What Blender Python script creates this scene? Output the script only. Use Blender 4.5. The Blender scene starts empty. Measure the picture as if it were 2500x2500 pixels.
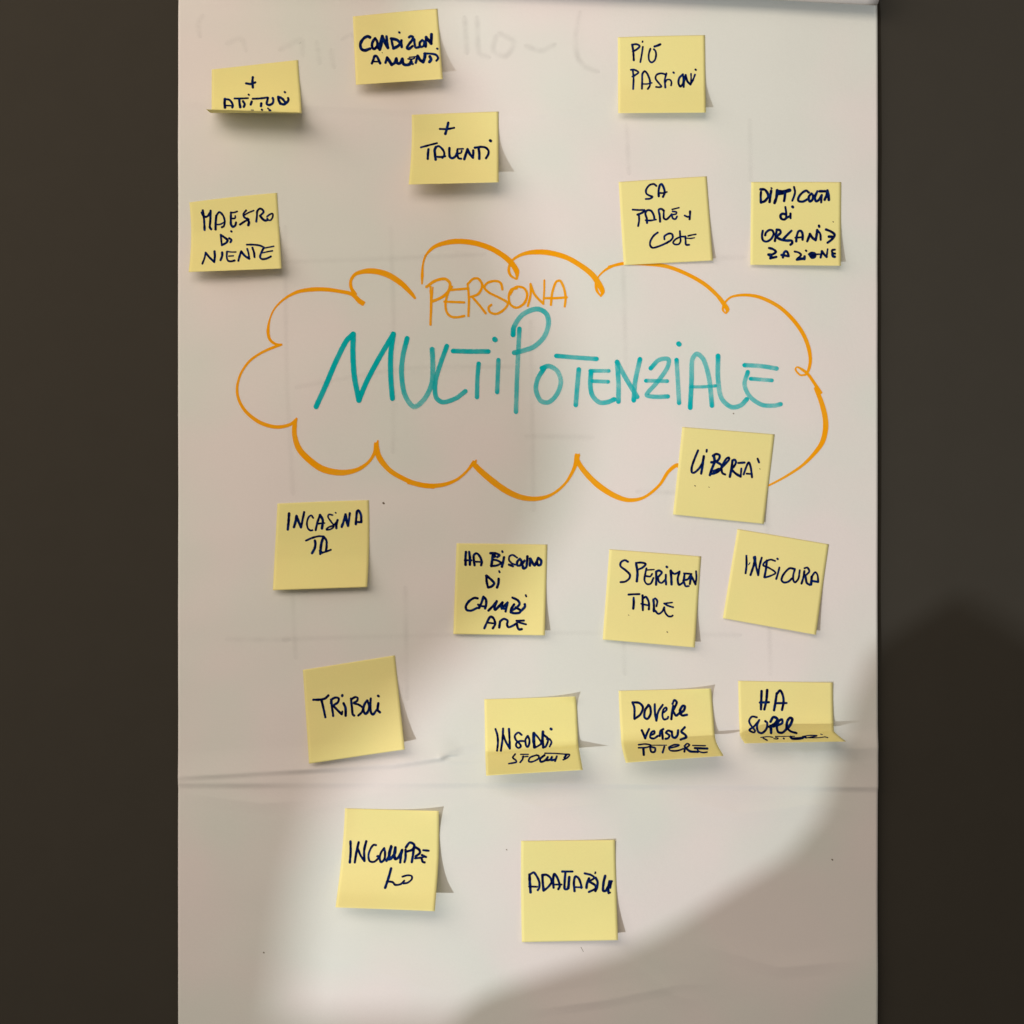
import bpy, math, random
from mathutils import Vector, noise

# ------------------------------------------------------------------ scale and camera
S = 0.00035            # metres per photo pixel on the sheet
D = 1.2                # camera to sheet
ZC = 1.4               # height of the picture centre above the floor
scene = bpy.context.scene
cam_d = bpy.data.cameras.new("camera")
cam = bpy.data.objects.new("camera", cam_d)
scene.collection.objects.link(cam)
cam.location = (0, -D, ZC)
cam.rotation_euler = (math.radians(90), 0, 0)
cam_d.sensor_width = 36
cam_d.lens = 36 * D / (2500 * S)
cam_d.clip_start = 0.02
cam_d.clip_end = 50
scene.camera = cam
scene.render.resolution_x = scene.render.resolution_y = 1024

world = bpy.data.worlds.new("World")
scene.world = world
world.use_nodes = True
bg = world.node_tree.nodes["Background"]
bg.inputs[0].default_value = (1.0, 0.94, 0.86, 1)
bg.inputs[1].default_value = 0.135
scene.view_settings.view_transform = 'Standard'
scene.view_settings.look = 'None'
scene.view_settings.exposure = 0.12
scene.view_settings.gamma = 1

# small cool lamp low on the left (hard shadows), large warm ceiling panel (soft shadows)
lp = Vector((-1.3475, -2.0, ZC - 1.113))
la = bpy.data.lights.new("table_lamp", 'POINT')
la.energy = 130
la.color = (0.92, 0.97, 1.0)
la.shadow_soft_size = 0.0085
lao = bpy.data.objects.new("table_lamp", la)
lao.location = lp
scene.collection.objects.link(lao)
lb = bpy.data.lights.new("ceiling_panel", 'AREA')
lb.shape = 'RECTANGLE'
lb.size = 1.5
lb.size_y = 0.8
lb.energy = 16.5
lb.color = (1.0, 0.865, 0.72)
lbo = bpy.data.objects.new("ceiling_panel", lb)
lbo.location = (-0.5, -1.9, ZC + 0.95)
d = Vector((-0.25, 0, ZC + 0.4)) - lbo.location
lbo.rotation_euler = d.to_track_quat('-Z', 'Y').to_euler()
scene.collection.objects.link(lbo)
lc = bpy.data.lights.new("left_fill_light", 'AREA')  # added fill that brightens the left half, no such fixture seen
lc.shape = 'RECTANGLE'
lc.size = 1.2
lc.size_y = 1.2
lc.energy = 10.5
lc.color = (1.0, 0.865, 0.72)
lco = bpy.data.objects.new("left_fill_light", lc)
lco.location = (-1.3, -0.95, ZC + 0.65)
d = Vector((-0.3, 0, ZC)) - lco.location
lco.rotation_euler = d.to_track_quat('-Z', 'Y').to_euler()
scene.collection.objects.link(lco)

random.seed(5)
C = scene.collection

# ------------------------------------------------------------------ materials
def new_mat(name):
    m = bpy.data.materials.new(name)
    m.use_nodes = True
    nt = m.node_tree
    for n in list(nt.nodes):
        nt.nodes.remove(n)
    out = nt.nodes.new("ShaderNodeOutputMaterial")
    return m, nt, out

def N(nt, t, **kw):
    n = nt.nodes.new(t)
    for k, v in kw.items():
        setattr(n, k, v)
    return n

def paper_mat(name, cols, scale, bump, transl=0.0, rough=0.65, seed=0.0, fibre=0.03):
    m, nt, out = new_mat(name)
    tc = N(nt, "ShaderNodeTexCoord")
    mp = N(nt, "ShaderNodeMapping")
    mp.inputs[1].default_value = (seed, seed * 1.7, seed * 0.6)
    nt.links.new(tc.outputs["Object"], mp.inputs[0])
    n1 = N(nt, "ShaderNodeTexNoise")
    n1.inputs["Scale"].default_value = scale
    n1.inputs["Detail"].default_value = 2.0
    nt.links.new(mp.outputs[0], n1.inputs["Vector"])
    rp = N(nt, "ShaderNodeValToRGB")
    rp.color_ramp.elements[0].position = 0.40
    rp.color_ramp.elements[1].position = 0.60
    rp.color_ramp.elements[0].color = (*cols[0], 1)
    rp.color_ramp.elements[1].color = (*cols[1], 1)
    nt.links.new(n1.outputs["Fac"], rp.inputs[0])
    n2 = N(nt, "ShaderNodeTexNoise")
    n2.inputs["Scale"].default_value = 900
    n2.inputs["Detail"].default_value = 4.0
    nt.links.new(mp.outputs[0], n2.inputs["Vector"])
    hs = N(nt, "ShaderNodeHueSaturation")
    mr = N(nt, "ShaderNodeMapRange")
    mr.inputs[3].default_value = 1 - fibre
    mr.inputs[4].default_value = 1 + fibre
    nt.links.new(n2.outputs["Fac"], mr.inputs[0])
    nt.links.new(mr.outputs[0], hs.inputs["Value"])
    nt.links.new(rp.outputs[0], hs.inputs["Color"])
    bs = N(nt, "ShaderNodeBsdfPrincipled")
    bs.inputs["Roughness"].default_value = rough
    bs.inputs["Specular IOR Level"].default_value = 0.18
    nt.links.new(hs.outputs[0], bs.inputs["Base Color"])
    n3 = N(nt, "ShaderNodeTexNoise")
    n3.inputs["Scale"].default_value = 260
    n3.inputs["Detail"].default_value = 6.0
    nt.links.new(mp.outputs[0], n3.inputs["Vector"])
    bp = N(nt, "ShaderNodeBump")
    bp.inputs["Strength"].default_value = bump
    bp.inputs["Distance"].default_value = 0.0006
    nt.links.new(n3.outputs["Fac"], bp.inputs["Height"])
    nt.links.new(bp.outputs[0], bs.inputs["Normal"])
    if transl > 0:
        tr = N(nt, "ShaderNodeBsdfTranslucent")
        nt.links.new(hs.outputs[0], tr.inputs[0])
        mx = N(nt, "ShaderNodeMixShader")
        mx.inputs[0].default_value = transl
        nt.links.new(bs.outputs[0], mx.inputs[1])
        nt.links.new(tr.outputs[0], mx.inputs[2])
        nt.links.new(mx.outputs[0], out.inputs[0])
    else:
        nt.links.new(bs.outputs[0], out.inputs[0])
    return m

def ink_mat(name, dark, light, edge=0.12, alpha_lo=0.55, grain=0.25, streak=0.0, rim=0.5):
    """marker ink: opacity follows how much ink the stroke left (attribute dens), soft at the stroke's rim"""
    m, nt, out = new_mat(name)
    at = N(nt, "ShaderNodeAttribute", attribute_name="dens")
    uv = N(nt, "ShaderNodeUVMap", uv_map="UVMap")
    sx = N(nt, "ShaderNodeSeparateXYZ")
    nt.links.new(uv.outputs[0], sx.inputs[0])
    # distance to rim: 1-|2u-1|
    a = N(nt, "ShaderNodeMath", operation='MULTIPLY_ADD'); a.inputs[1].default_value = 2; a.inputs[2].default_value = -1
    nt.links.new(sx.outputs[0], a.inputs[0])
    b = N(nt, "ShaderNodeMath", operation='ABSOLUTE'); nt.links.new(a.outputs[0], b.inputs[0])
    c = N(nt, "ShaderNodeMapRange", interpolation_type='SMOOTHSTEP')
    c.inputs[1].default_value = 1.0; c.inputs[2].default_value = 1.0 - edge
    c.inputs[3].default_value = rim; c.inputs[4].default_value = 1.0
    nt.links.new(b.outputs[0], c.inputs[0])
    tc = N(nt, "ShaderNodeTexCoord")
    no = N(nt, "ShaderNodeTexNoise"); no.inputs["Scale"].default_value = 340; no.inputs["Detail"].default_value = 3
    nt.links.new(tc.outputs["Object"], no.inputs["Vector"])
    g = N(nt, "ShaderNodeMapRange"); g.inputs[1].default_value = .25; g.inputs[2].default_value = .75
    g.inputs[3].default_value = -grain; g.inputs[4].default_value = grain
    nt.links.new(no.outputs["Fac"], g.inputs[0])
    dd = N(nt, "ShaderNodeMath", operation='ADD', use_clamp=True)
    nt.links.new(at.outputs["Fac"], dd.inputs[0]); nt.links.new(g.outputs[0], dd.inputs[1])
    if streak > 0:
        mp = N(nt, "ShaderNodeMapping"); mp.inputs[3].default_value = (9, 0.6, 1)
        nt.links.new(uv.outputs[0], mp.inputs[0])
        ns = N(nt, "ShaderNodeTexNoise"); ns.inputs["Scale"].default_value = 1.0; ns.inputs["Detail"].default_value = 2
        nt.links.new(mp.outputs[0], ns.inputs["Vector"])
        gs = N(nt, "ShaderNodeMapRange"); gs.inputs[1].default_value = .35; gs.inputs[2].default_value = .65
        gs.inputs[3].default_value = -streak; gs.inputs[4].default_value = streak
        nt.links.new(ns.outputs["Fac"], gs.inputs[0])
        d2 = N(nt, "ShaderNodeMath", operation='ADD', use_clamp=True)
        nt.links.new(dd.outputs[0], d2.inputs[0]); nt.links.new(gs.outputs[0], d2.inputs[1])
        dd = d2
    mc = N(nt, "ShaderNodeMix", data_type='RGBA')
    mc.inputs[6].default_value = (*light, 1); mc.inputs[7].default_value = (*dark, 1)
    nt.links.new(dd.outputs[0], mc.inputs[0])
    al = N(nt, "ShaderNodeMapRange"); al.inputs[3].default_value = alpha_lo; al.inputs[4].default_value = 1.0
    nt.links.new(dd.outputs[0], al.inputs[0])
    am = N(nt, "ShaderNodeMath", operation='MULTIPLY')
    nt.links.new(al.outputs[0], am.inputs[0]); nt.links.new(c.outputs[0], am.inputs[1])
    df = N(nt, "ShaderNodeBsdfDiffuse"); nt.links.new(mc.outputs[2], df.inputs[0])
    tp = N(nt, "ShaderNodeBsdfTransparent")
    mx = N(nt, "ShaderNodeMixShader")
    nt.links.new(am.outputs[0], mx.inputs[0]); nt.links.new(tp.outputs[0], mx.inputs[1]); nt.links.new(df.outputs[0], mx.inputs[2])
    nt.links.new(mx.outputs[0], out.inputs[0])
    return m

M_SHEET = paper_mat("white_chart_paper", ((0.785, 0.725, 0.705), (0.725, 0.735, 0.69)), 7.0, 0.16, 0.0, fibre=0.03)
M_ROLL = paper_mat("white_roll_paper", ((0.66, 0.62, 0.60), (0.64, 0.62, 0.60)), 5.0, 0.08)
M_NAVY = ink_mat("navy_marker_ink", (0.001, 0.003, 0.040), (0.003, 0.032, 0.20), 0.10, 0.95, 0.5)
M_ORANGE = ink_mat("orange_marker_ink", (0.93, 0.36, 0.002), (0.95, 0.45, 0.02), 0.08, 0.86, 0.25, 0.35)
M_TEAL = ink_mat("teal_marker_ink", (0.0, 0.45, 0.49), (0.02, 0.63, 0.66), 0.24, 0.42, 0.15, 0.15)
M_GHOST = ink_mat("show_through_grey", (0.40, 0.385, 0.375), (0.42, 0.40, 0.39), 1.0, 0.0, 0.012, rim=0.0)
M_SPECK = ink_mat("brown_speck", (0.16, 0.12, 0.08), (0.3, 0.24, 0.16), 0.8, 0.3, 0.1)

# ------------------------------------------------------------------ helpers
def P(px, py, h=0.0):
    """world point that lies h metres in front of the sheet plane at photo position px, py"""
    k = S * (D - h) / D
    return Vector(((px - 1250) * k, -h, ZC + (1250 - py) * k))

def link(name, verts, faces, mat, parent=None, smooth=True):
    me = bpy.data.meshes.new(name)
    me.from_pydata(verts, [], faces)
    if mat:
        me.materials.append(mat)
    if smooth:
        me.polygons.foreach_set("use_smooth", [True] * len(me.polygons))
    o = bpy.data.objects.new(name, me)
    C.objects.link(o)
    if parent:
        o.parent = parent
        o.matrix_parent_inverse = parent.matrix_world.inverted()
    return o

def seg_dist(px, py, pts):
    """signed distance (positive below) and position along a polyline in photo pixels"""
    best = (1e9, 0, 0)
    acc = 0.0
    for (ax, ay), (bx, by) in zip(pts, pts[1:]):
        dx, dy = bx - ax, by - ay
        L2 = dx * dx + dy * dy
        t = max(0, min(1, ((px - ax) * dx + (py - ay) * dy) / L2))
        qx, qy = ax + t * dx, ay + t * dy
        dd = math.hypot(px - qx, py - qy)
        if dd < best[0]:
            sgn = 1 if (dx * (py - ay) - dy * (px - ax)) > 0 else -1
            best = (dd, sgn * dd, acc + t * math.sqrt(L2))
        acc += math.sqrt(L2)
    return best[1], best[2] / max(acc, 1)

# creases: points, height mm, width above, width below, fade mode
CREASES = [
    ([(380, 1912), (1250, 1911), (2200, 1921)], 1.45, 150, 14, 'n', 0),
    ([(380, 1899), (700, 1880), (960, 1866), (1076, 1848)], 1.9, 60, 12, 'l', 0),
    ([(1076, 1848), (1100, 1832), (1130, 1820), (1180, 1812)], 1.2, 14, 10, 'e', 0),
    ([(1076, 1848), (1096, 1858), (1150, 1858), (1190, 1850)], 0.9, 12, 9, 'e', 0),
    ([(380, 250), (700, 258), (1290, 285), (1500, 262), (1700, 250)], 0.55, 70, 18, 'n', 0),
    ([(760, 2322), (1010, 2398), (1120, 2440)], 0.9, 60, 30, 'b', 0),
    ([(1490, 2300), (1560, 2360), (1640, 2425), (1720, 2450)], 0.9, 26, 40, 'b', 0),
    ([(1260, 2470), (1480, 2440), (1650, 2404), (1760, 2400)], 0.9, 40, 22, 'b', 0),
    ([(436, 1935), (640, 1960), (820, 1950)], 0.7, 26, 30, 'b', 0),
    ([(1180, 1925), (1330, 1972), (1500, 1960)], 0.7, 22, 34, 'b', 0),
    ([(1620, 1935), (1800, 1985), (1990, 1962), (2130, 1990)], 0.8, 24, 40, 'b', 0),
    ([(700, 1990), (900, 1940), (1010, 1920)], 0.6, 30, 22, 'b', 0),
    ([(1700, 2300), (1900, 2360), (2140, 2340)], 0.8, 40, 30, 'b', 0),
    ([(1960, 1836), (2200, 1818)], 1.3, 45, 30, 'n', 0),
    ([(1040, 1995), (1170, 1950), (1400, 1940), (1600, 1930)], 0.35, 40, 30, 'b', 0),
    ([(430, 600), (700, 605), (1100, 625)], 0.18, 40, 20, 'b', 0),
    ([(730, 950), (1020, 905), (1400, 880)], 0.2, 30, 14, 'b', 0),
    ([(1560, 30), (1412, 60), (1408, 150), (1450, 175)], 0.2, 16, 16, 'b', 0),
    ([(1300, 2030), (1490, 2010), (1560, 2100), (1640, 2180)], 0.3, 60, 60, 'b', 0),
]
_cb = [(min(p[0] for p in c[0]) - 160, max(p[0] for p in c[0]) + 160, min(p[1] for p in c[0]) - 160, max(p[1] for p in c[0]) + 60) for c in CREASES]

def relief(px, py):
    """height of the sheet in metres above its plane"""
    v = Vector((px * 0.0022, py * 0.0030, 3.1))
    h = 1.15 * noise.noise(v) + 0.45 * noise.noise(v * 2.3)
    w = Vector((px * 0.009, py * 0.010, 7.7))
    h += 0.13 * noise.noise(w) + 0.42 * noise.noise(Vector((px * 0.0035 + py * 0.004, py * 0.007 - px * 0.002, 1.3)))
    for c, bb in zip(CREASES, _cb):
        if not (bb[0] < px < bb[1] and bb[2] < py < bb[3]):
            continue
        d_, t = seg_dist(px, py, c[0])
        wa = c[2] if d_ < 0 else c[3]
        k = abs(d_) / wa
        if k >= 1:
            continue
        f = {'n': 1, 'l': 0.6 + 0.8 * t, 'e': (1 - t), 'b': math.sin(math.pi * max(0.0, min(1.0, t)))}[c[4]]
        f *= 0.8 + 0.7 * noise.noise(Vector((px * 0.006, c[1] * 9, 0)))
        h += c[1] * f * (1 - k) ** 1.35
    if py < 60:          # the sheet bends back over the top of the board
        h -= ((60 - py) / 60.0) ** 2 * 1.2
    return (h + 1.6) * 0.001

def catmull(pts, step=3.0):
    """pts: (x, y, w, d). Resampled Catmull-Rom"""
    if len(pts) == 1:
        return pts
    if len(pts) == 2:
        a, b = pts
        n = max(2, int(math.hypot(b[0] - a[0], b[1] - a[1]) / step))
        return [tuple(a[k] + (b[k] - a[k]) * i / n for k in range(4)) for i in range(n + 1)]
    q = [tuple(2 * pts[0][k] - pts[1][k] for k in range(4))] + list(pts) + [tuple(2 * pts[-1][k] - pts[-2][k] for k in range(4))]
    out = []
    for i in range(1, len(q) - 2):
        p0, p1, p2, p3 = q[i - 1:i + 3]
        n = max(2, int(math.hypot(p2[0] - p1[0], p2[1] - p1[1]) / step))
        for j in range(n):
            t = j / n
            r = []
            for k in range(4):
                if k < 2:
                    # damped tangents keep hand-drawn corners tight
                    m1 = (p2[k] - p0[k]) * 0.5
                    m2 = (p3[k] - p1[k]) * 0.5
                    l12 = math.hypot(p2[0] - p1[0], p2[1] - p1[1])
                    l01 = math.hypot(p1[0] - p0[0], p1[1] - p0[1])
                    l23 = math.hypot(p3[0] - p2[0], p3[1] - p2[1])
                    m1 *= min(1, 2 * l12 / (l01 + l12 + 1e-6))
                    m2 *= min(1, 2 * l12 / (l23 + l12 + 1e-6))
                    r.append((2 * t ** 3 - 3 * t * t + 1) * p1[k] + (t ** 3 - 2 * t * t + t) * m1 + (-2 * t ** 3 + 3 * t * t) * p2[k] + (t ** 3 - t * t) * m2)
                else:
                    r.append(p1[k] + (p2[k] - p1[k]) * t)
            out.append(tuple(r))
    out.append(tuple(q[-2]))
    return out

def parse(txt, ox, oy, sc, w0):
    """strokes '[wNN:] x,y[,w] ...; ...' in zoomed coordinates -> photo pixels"""
    res = []
    for st in txt.split(';'):
        st = st.strip()
        if not st:
            continue
        w = w0
        if st[0] == 'w':
            a, st = st.split(':')
            w = float(a[1:])
        pts = []
        for tok in st.split():
            f = [float(v) for v in tok.split(',')]
            pts.append((ox + f[0] / sc, oy + f[1] / sc, (f[2] if len(f) > 2 else w) / sc, 1.0))
        res.append(pts)
    return res

def ribbons(name, strokes, surf, mat, parent, dens=None, wobble=0.05, square=False, lift0=0.00010, step=1.8, wscale=1.07):
    """all strokes of one word as one mesh of ink lying on the surface surf(px, py, offset) -> world point"""
    verts, faces, uvs, ds = [], [], [], []
    lift = lift0
    for si, st in enumerate(strokes):
        lift += 0.000006
        if len(st) == 1:
            x, y, w, _ = st[0]
            st = [(x - 0.6, y - 0.5, w, 1), (x + 0.6, y + 0.5, w, 1)]
        c = catmull(st, step)
        n = len(c)
        total = sum(math.hypot(c[i + 1][0] - c[i][0], c[i + 1][1] - c[i][1]) for i in range(n - 1)) or 1
        # centre line with caps: radius profile at the ends
        rows = []
        acc = 0.0
        ph = random.random() * 100
        for i in range(n):
            x, y, w, _ = c[i]
            a = c[max(0, i - 1)]
            b = c[min(n - 1, i + 1)]
            tx, ty = b[0] - a[0], b[1] - a[1]
            l = math.hypot(tx, ty) or 1
            tx, ty = tx / l, ty / l
            if i:
                acc += math.hypot(c[i][0] - c[i - 1][0], c[i][1] - c[i - 1][1])
            wv = w * wscale * (1 + wobble * 2.0 * noise.noise(Vector((ph, acc * 0.13, si))))
            dv = dens(acc / total, ph) if dens else 0.8 + 0.5 * noise.noise(Vector((ph, acc * 0.05, 1)))
            rows.append((x, y, tx, ty, wv * 0.5, dv))
        def cap(r, sign):
            x, y, tx, ty, hw, dv = r
            out = []
            for k in (0.97, 0.82, 0.55, 0.28):
                e = hw * k * (0.35 if square else 1.0)
                ww = hw * math.sqrt(max(0, 1 - k * k)) if not square else hw * (1 - 0.25 * k)
                out.append((x + sign * tx * e, y + sign * ty * e, tx, ty, ww, dv))
            return out
        full = cap(rows[0], -1) + rows + cap(rows[-1], 1)[::-1]
        base = len(verts)
        for i, (x, y, tx, ty, hw, dv) in enumerate(full):
            lf = lift + i * 2.5e-7
            for j, u in enumerate((-1, 0, 1)):
                px, py = x - ty * hw * u, y + tx * hw * u
                verts.append(surf(px, py, lf))
                uvs.append((j / 2, i * 0.12))
                ds.append(dv)
        for i in range(len(full) - 1):
            for j in (0, 1):
                a = base + i * 3 + j
                faces.append((a, a + 1, a + 4, a + 3))
    o = link(name, verts, faces, mat, parent)
    me = o.data
    uvl = me.uv_layers.new(name="UVMap")
    buf = []
    for lp_ in me.loops:
        buf.extend(uvs[lp_.vertex_index])
    uvl.data.foreach_set("uv", buf)
    at = me.attributes.new("dens", 'FLOAT', 'POINT')
    at.data.foreach_set("value", ds)
    return o

# ------------------------------------------------------------------ plain backing behind the sheet, stands in for the dark border bars
m_backing, nt, out = new_mat("dark_border_brown")
bs = N(nt, "ShaderNodeBsdfDiffuse")
tc = N(nt, "ShaderNodeTexCoord")
no = N(nt, "ShaderNodeTexNoise"); no.inputs["Scale"].default_value = 30
nt.links.new(tc.outputs["Object"], no.inputs["Vector"])
rp = N(nt, "ShaderNodeValToRGB")
rp.color_ramp.elements[0].color = (0.050, 0.0450, 0.0370, 1)
rp.color_ramp.elements[1].color = (0.054, 0.0485, 0.040, 1)
nt.links.new(no.outputs["Fac"], rp.inputs[0])
nt.links.new(rp.outputs[0], bs.inputs[0])
nt.links.new(bs.outputs[0], out.inputs[0])
wv = [(-2, 0.004, 0), (2, 0.004, 0), (2, 0.004, 2.8), (-2, 0.004, 2.8), (-2, 0.104, 0), (2, 0.104, 0), (2, 0.104, 2.8), (-2, 0.104, 2.8)]
wf = [(0, 1, 2, 3), (5, 4, 7, 6), (3, 2, 6, 7), (0, 4, 5, 1), (1, 5, 6, 2), (0, 3, 7, 4)]
border_backing = link("border_backing", wv, wf, m_backing, smooth=False)
border_backing["kind"] = "structure"

# ------------------------------------------------------------------ flip chart sheet
X0, X1, Y0, Y1 = 436.0, 2141.5, -120.0, 2660.0
sheet = bpy.data.objects.new("flip_chart_sheet", None)
sheet.location = (0, 0, ZC + (1250 - Y1) * S)
C.objects.link(sheet)
bpy.context.view_layer.update()
sheet["label"] = "large white flip chart sheet with orange cloud and teal title, creased near the bottom"
sheet["category"] = "paper sheet"
nx, ny = 300, 860
sv, sf = [], []
for j in range(ny + 1):
    for i in range(nx + 1):
        px = X0 + (X1 - X0) * i / nx
        py = Y0 + (Y1 - Y0) * j / ny
        h = relief(px, py)
        sv.append(Vector(((px - 1250) * S, -h, ZC + (1250 - py) * S)))
for j in range(ny):
    for i in range(nx):
        a = j * (nx + 1) + i
        sf.append((a, a + nx + 1, a + nx + 2, a + 1))
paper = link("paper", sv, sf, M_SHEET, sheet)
md = paper.modifiers.new("thickness", 'SOLIDIFY'); md.thickness = 0.0002; md.offset = -1

def on_sheet(px, py, off=0.0):
    h = relief(px, py) + off
    return Vector(((px - 1250) * S, -h, ZC + (1250 - py) * S))

# ------------------------------------------------------------------ drawing on the sheet
def teal_d(lo):
    return lambda t, ph: max(0.0, min(1.0, lo + (1 - lo) * (max(0, 1 - t / 0.12) ** 1.3 + 0.7 * max(0, (t - 0.9) / 0.1) ** 1.3) + 0.38 * noise.noise(Vector((ph, t * 3.5, 0)))))

K = 3.864
cloud = []
cloud += parse("500,1090,18 440,1085,24 385,1040,26 368,960,30 385,850,15 430,750,16 520,660,20 640,595,30 780,570,38 920,570,36 1060,590,32 1160,615,36 1230,680,44 1268,703,44;"
               "1190,620,36 1150,550,30 1150,480,26 1200,420,32 1330,395,50 1480,425,52 1620,510,50 1720,610,36 1755,655,22", 560, 560, K, 30)
cloud += parse("118,520,14 120,440,28 128,330,18 160,240,20 250,160,34 420,118,48 600,130,48 760,180,46 880,250,48 960,320,50 1010,400,48 1012,475,16;"
               "1010,475,14 955,440,24 935,380,26 965,300,20 1060,240,30 1180,218,44 1320,225,48 1480,270,44 1620,350,46 1720,430,50 1785,520,54 1818,590,44 1803,638,10;"
               "1803,638,10 1765,580,26 1757,510,26 1780,450,14 1840,390,20 1910,350,26", 1000, 560, K, 30)
cloud += parse("145,170,20 260,143,24 430,146,26 600,165,28 760,225,28 900,305,30 1000,395,28 1050,460,34 1078,505,34 1066,538,8;"
               "1062,535,8 1042,505,18 1055,455,16 1110,405,16 1220,390,22 1340,410,26 1480,480,28 1590,580,30 1670,690,30 1715,800,30 1730,900,26 1715,980,22 1690,1018,16;"
               "1695,1015,16 1650,1018,14 1612,975,14 1625,955,12 1665,975,20 1710,1010,22 1760,1080,24 1812,1162,30", 1440, 600, 3.22, 24)
cloud += parse("1690,420,44 1755,580,54 1800,750,60 1808,900,62 1770,1060,56 1680,1190,44 1540,1330,32 1380,1440,28 1240,1520,24 1100,1590,20", 1640, 860, 4.83, 40)
cloud += parse("500,240,16 420,265,26 300,320,22 190,400,22 110,520,20 78,650,24 95,760,26 160,870,30 270,960,34 380,1005,34 480,1015,32 580,990,28 640,932,14;"
               "642,935,12 620,1000,42 620,1100,44 660,1220,52 750,1320,56 880,1410,58 1050,1445,54 1200,1420,38 1310,1350,26 1370,1260,30 1388,1170,44;"
               "1403,1140,12 1392,1220,48 1420,1310,52 1510,1420,44 1640,1500,42 1780,1556,42 1932,1576,42", 560, 780, K, 30)
cloud += parse("-10,376,30 120,403,32 230,395,26 320,360,18 390,300,16 435,240,24;"
               "450,228,8 440,262,34 520,340,40 640,430,40 750,480,34 860,490,28 960,460,18 1050,385,16 1110,280,24 1130,195,36;"
               "1143,188,8 1132,235,30 1180,310,34 1270,400,38 1380,470,34 1480,500,26 1580,480,18 1680,400,18 1740,310,22 1800,265,26 1840,300,30", 1000, 1040, 2.76, 30)
ribbons("cloud_outline", cloud, on_sheet, M_ORANGE, sheet,
        dens=lambda t, ph: 0.72 + 0.45 * noise.noise(Vector((ph, t * 4, 0))), wobble=0.02, square=True, lift0=0.00016, step=3.0)["label"] = "orange marker cloud outline with looping scallops"

persona = [
 ("P", "w26: 160,545 240,490 330,470 380,510 370,580 310,640 210,685; w22: 198,545 204,680 198,900; w12: 220,550 212,690 208,800"),
 ("E", "w22: 400,545 365,600 340,700 350,780 390,825 450,832 515,820; 385,575 540,562; 330,685 515,692"),
 ("R", "w22: 548,520 560,660 555,820; 548,520 600,470 650,470 685,530 650,610 580,640; 590,640 660,720 718,795"),
 ("S", "w22: 875,570 860,510 810,490 740,505 705,550 750,600 850,650 925,700 890,760 820,800 760,785 745,740 770,715"),
 ("O", "w22: 1010,560 960,570 935,640 950,710 1010,742 1080,700 1108,620 1080,560 1010,545 955,585; w16: 985,560 950,620"),
 ("N", "w22: 1115,725 1140,620 1140,520; 1140,520 1180,620 1260,705; w18: 1260,705 1268,600 1270,485"),
 ("A", "w22: 1332,715 1345,600 1380,500 1420,490 1455,560 1470,650 1462,730; 1280,652 1380,652 1480,645"),
]
for ch, t in persona:
    o = ribbons("letter", parse(t, 1000, 560, K, 22), on_sheet, M_ORANGE, sheet,
            dens=lambda t, ph: 0.62 + 0.6 * noise.noise(Vector((ph, t * 4, 0))), wobble=0.07, lift0=0.00022)
    o["label"] = 'orange handwritten letter %s of the small word PERSONA' % ch
multi = [
 ("M", 0.97, "w37: 105,815 180,650 260,460 340,300 395,245; w38: 395,245 393,400 405,580 440,765; w36: 440,765 500,620 600,430 710,245; w37: 710,245 690,400 690,580 703,750", 740, 740, 3.22),
 ("U", 0.45, "w36: 818,280 785,420 775,560 800,720 870,815 950,760 1010,640 1020,500 1015,365", 740, 740, 3.22),
 ("L", 0.6, "w34: 1130,340 1080,480 1040,620 1045,740 1100,780 1200,750 1275,695", 740, 740, 3.22),
 ("T", 0.7, "w34: 1180,378 1310,382 1455,382; 1380,478 1370,600 1367,740", 740, 740, 3.22),
 ("i", 0.45, "w32: 1535,450 1530,580 1525,700; w37: 1508,288", 740, 740, 3.22),
 ("P", 0.30, "w33: 1700,205 1690,400 1680,620 1673,855; w36: 1650,250 1657,190 1712,105 1787,60 1853,51 1912,88 1928,165 1895,265 1820,341 1737,374 1660,392", 740, 740, 3.22),
 ("O", 0.30, "w32: 85,300 38,380 25,460 60,540 120,550 180,490 208,400 180,320 120,285 70,300", 1300, 800, 3.019),
 ("T", 0.45, "w30: 175,210 320,222 470,232; 340,310 328,440 318,570", 1300, 800, 3.019),
 ("E", 0.40, "w26: 425,320 560,320; w32: 430,330 425,420 440,500 490,550 550,550 600,530; w26: 440,395 555,400", 1300, 800, 3.019),
 ("N", 0.38, "w32: 632,545 632,400 622,255; 622,255 690,380 770,510; 745,535 755,400 790,235", 1300, 800, 3.019),
 ("Z", 0.35, "w30: 870,300 930,240 1000,235 990,300 920,400 840,495 900,510 995,508; w26: 835,392 990,395", 1300, 800, 3.019),
 ("i", 0.25, "w30: 1060,240 1070,400 1078,555; w34: 1077,122", 1300, 800, 3.019),
 ("A", 0.35, "w32: 1160,590 1170,400 1175,240 1210,195 1260,240 1300,380 1320,575; w22: 1165,437 1250,437 1345,430", 1300, 800, 3.019),
 ("L", 0.30, "w32: 1365,210 1365,380 1390,520 1460,585 1530,575 1575,530", 1300, 800, 3.019),
 ("E", 0.30, "w30: 1560,278 1680,285 1795,303; w26: 1605,378 1760,390; w30: 1583,330 1560,420 1600,510 1690,570 1780,575 1825,565", 1300, 800, 3.019),
]
for ch, lo, t, ox, oy, sc in multi:
    o = ribbons("letter", parse(t, ox, oy, sc, 32), on_sheet, M_TEAL, sheet, dens=teal_d(lo), wobble=0.02, lift0=0.00030, wscale=1.14)
    o["label"] = 'teal handwritten letter %s of the large word MULTIPOTENZIALE' % ch

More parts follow.
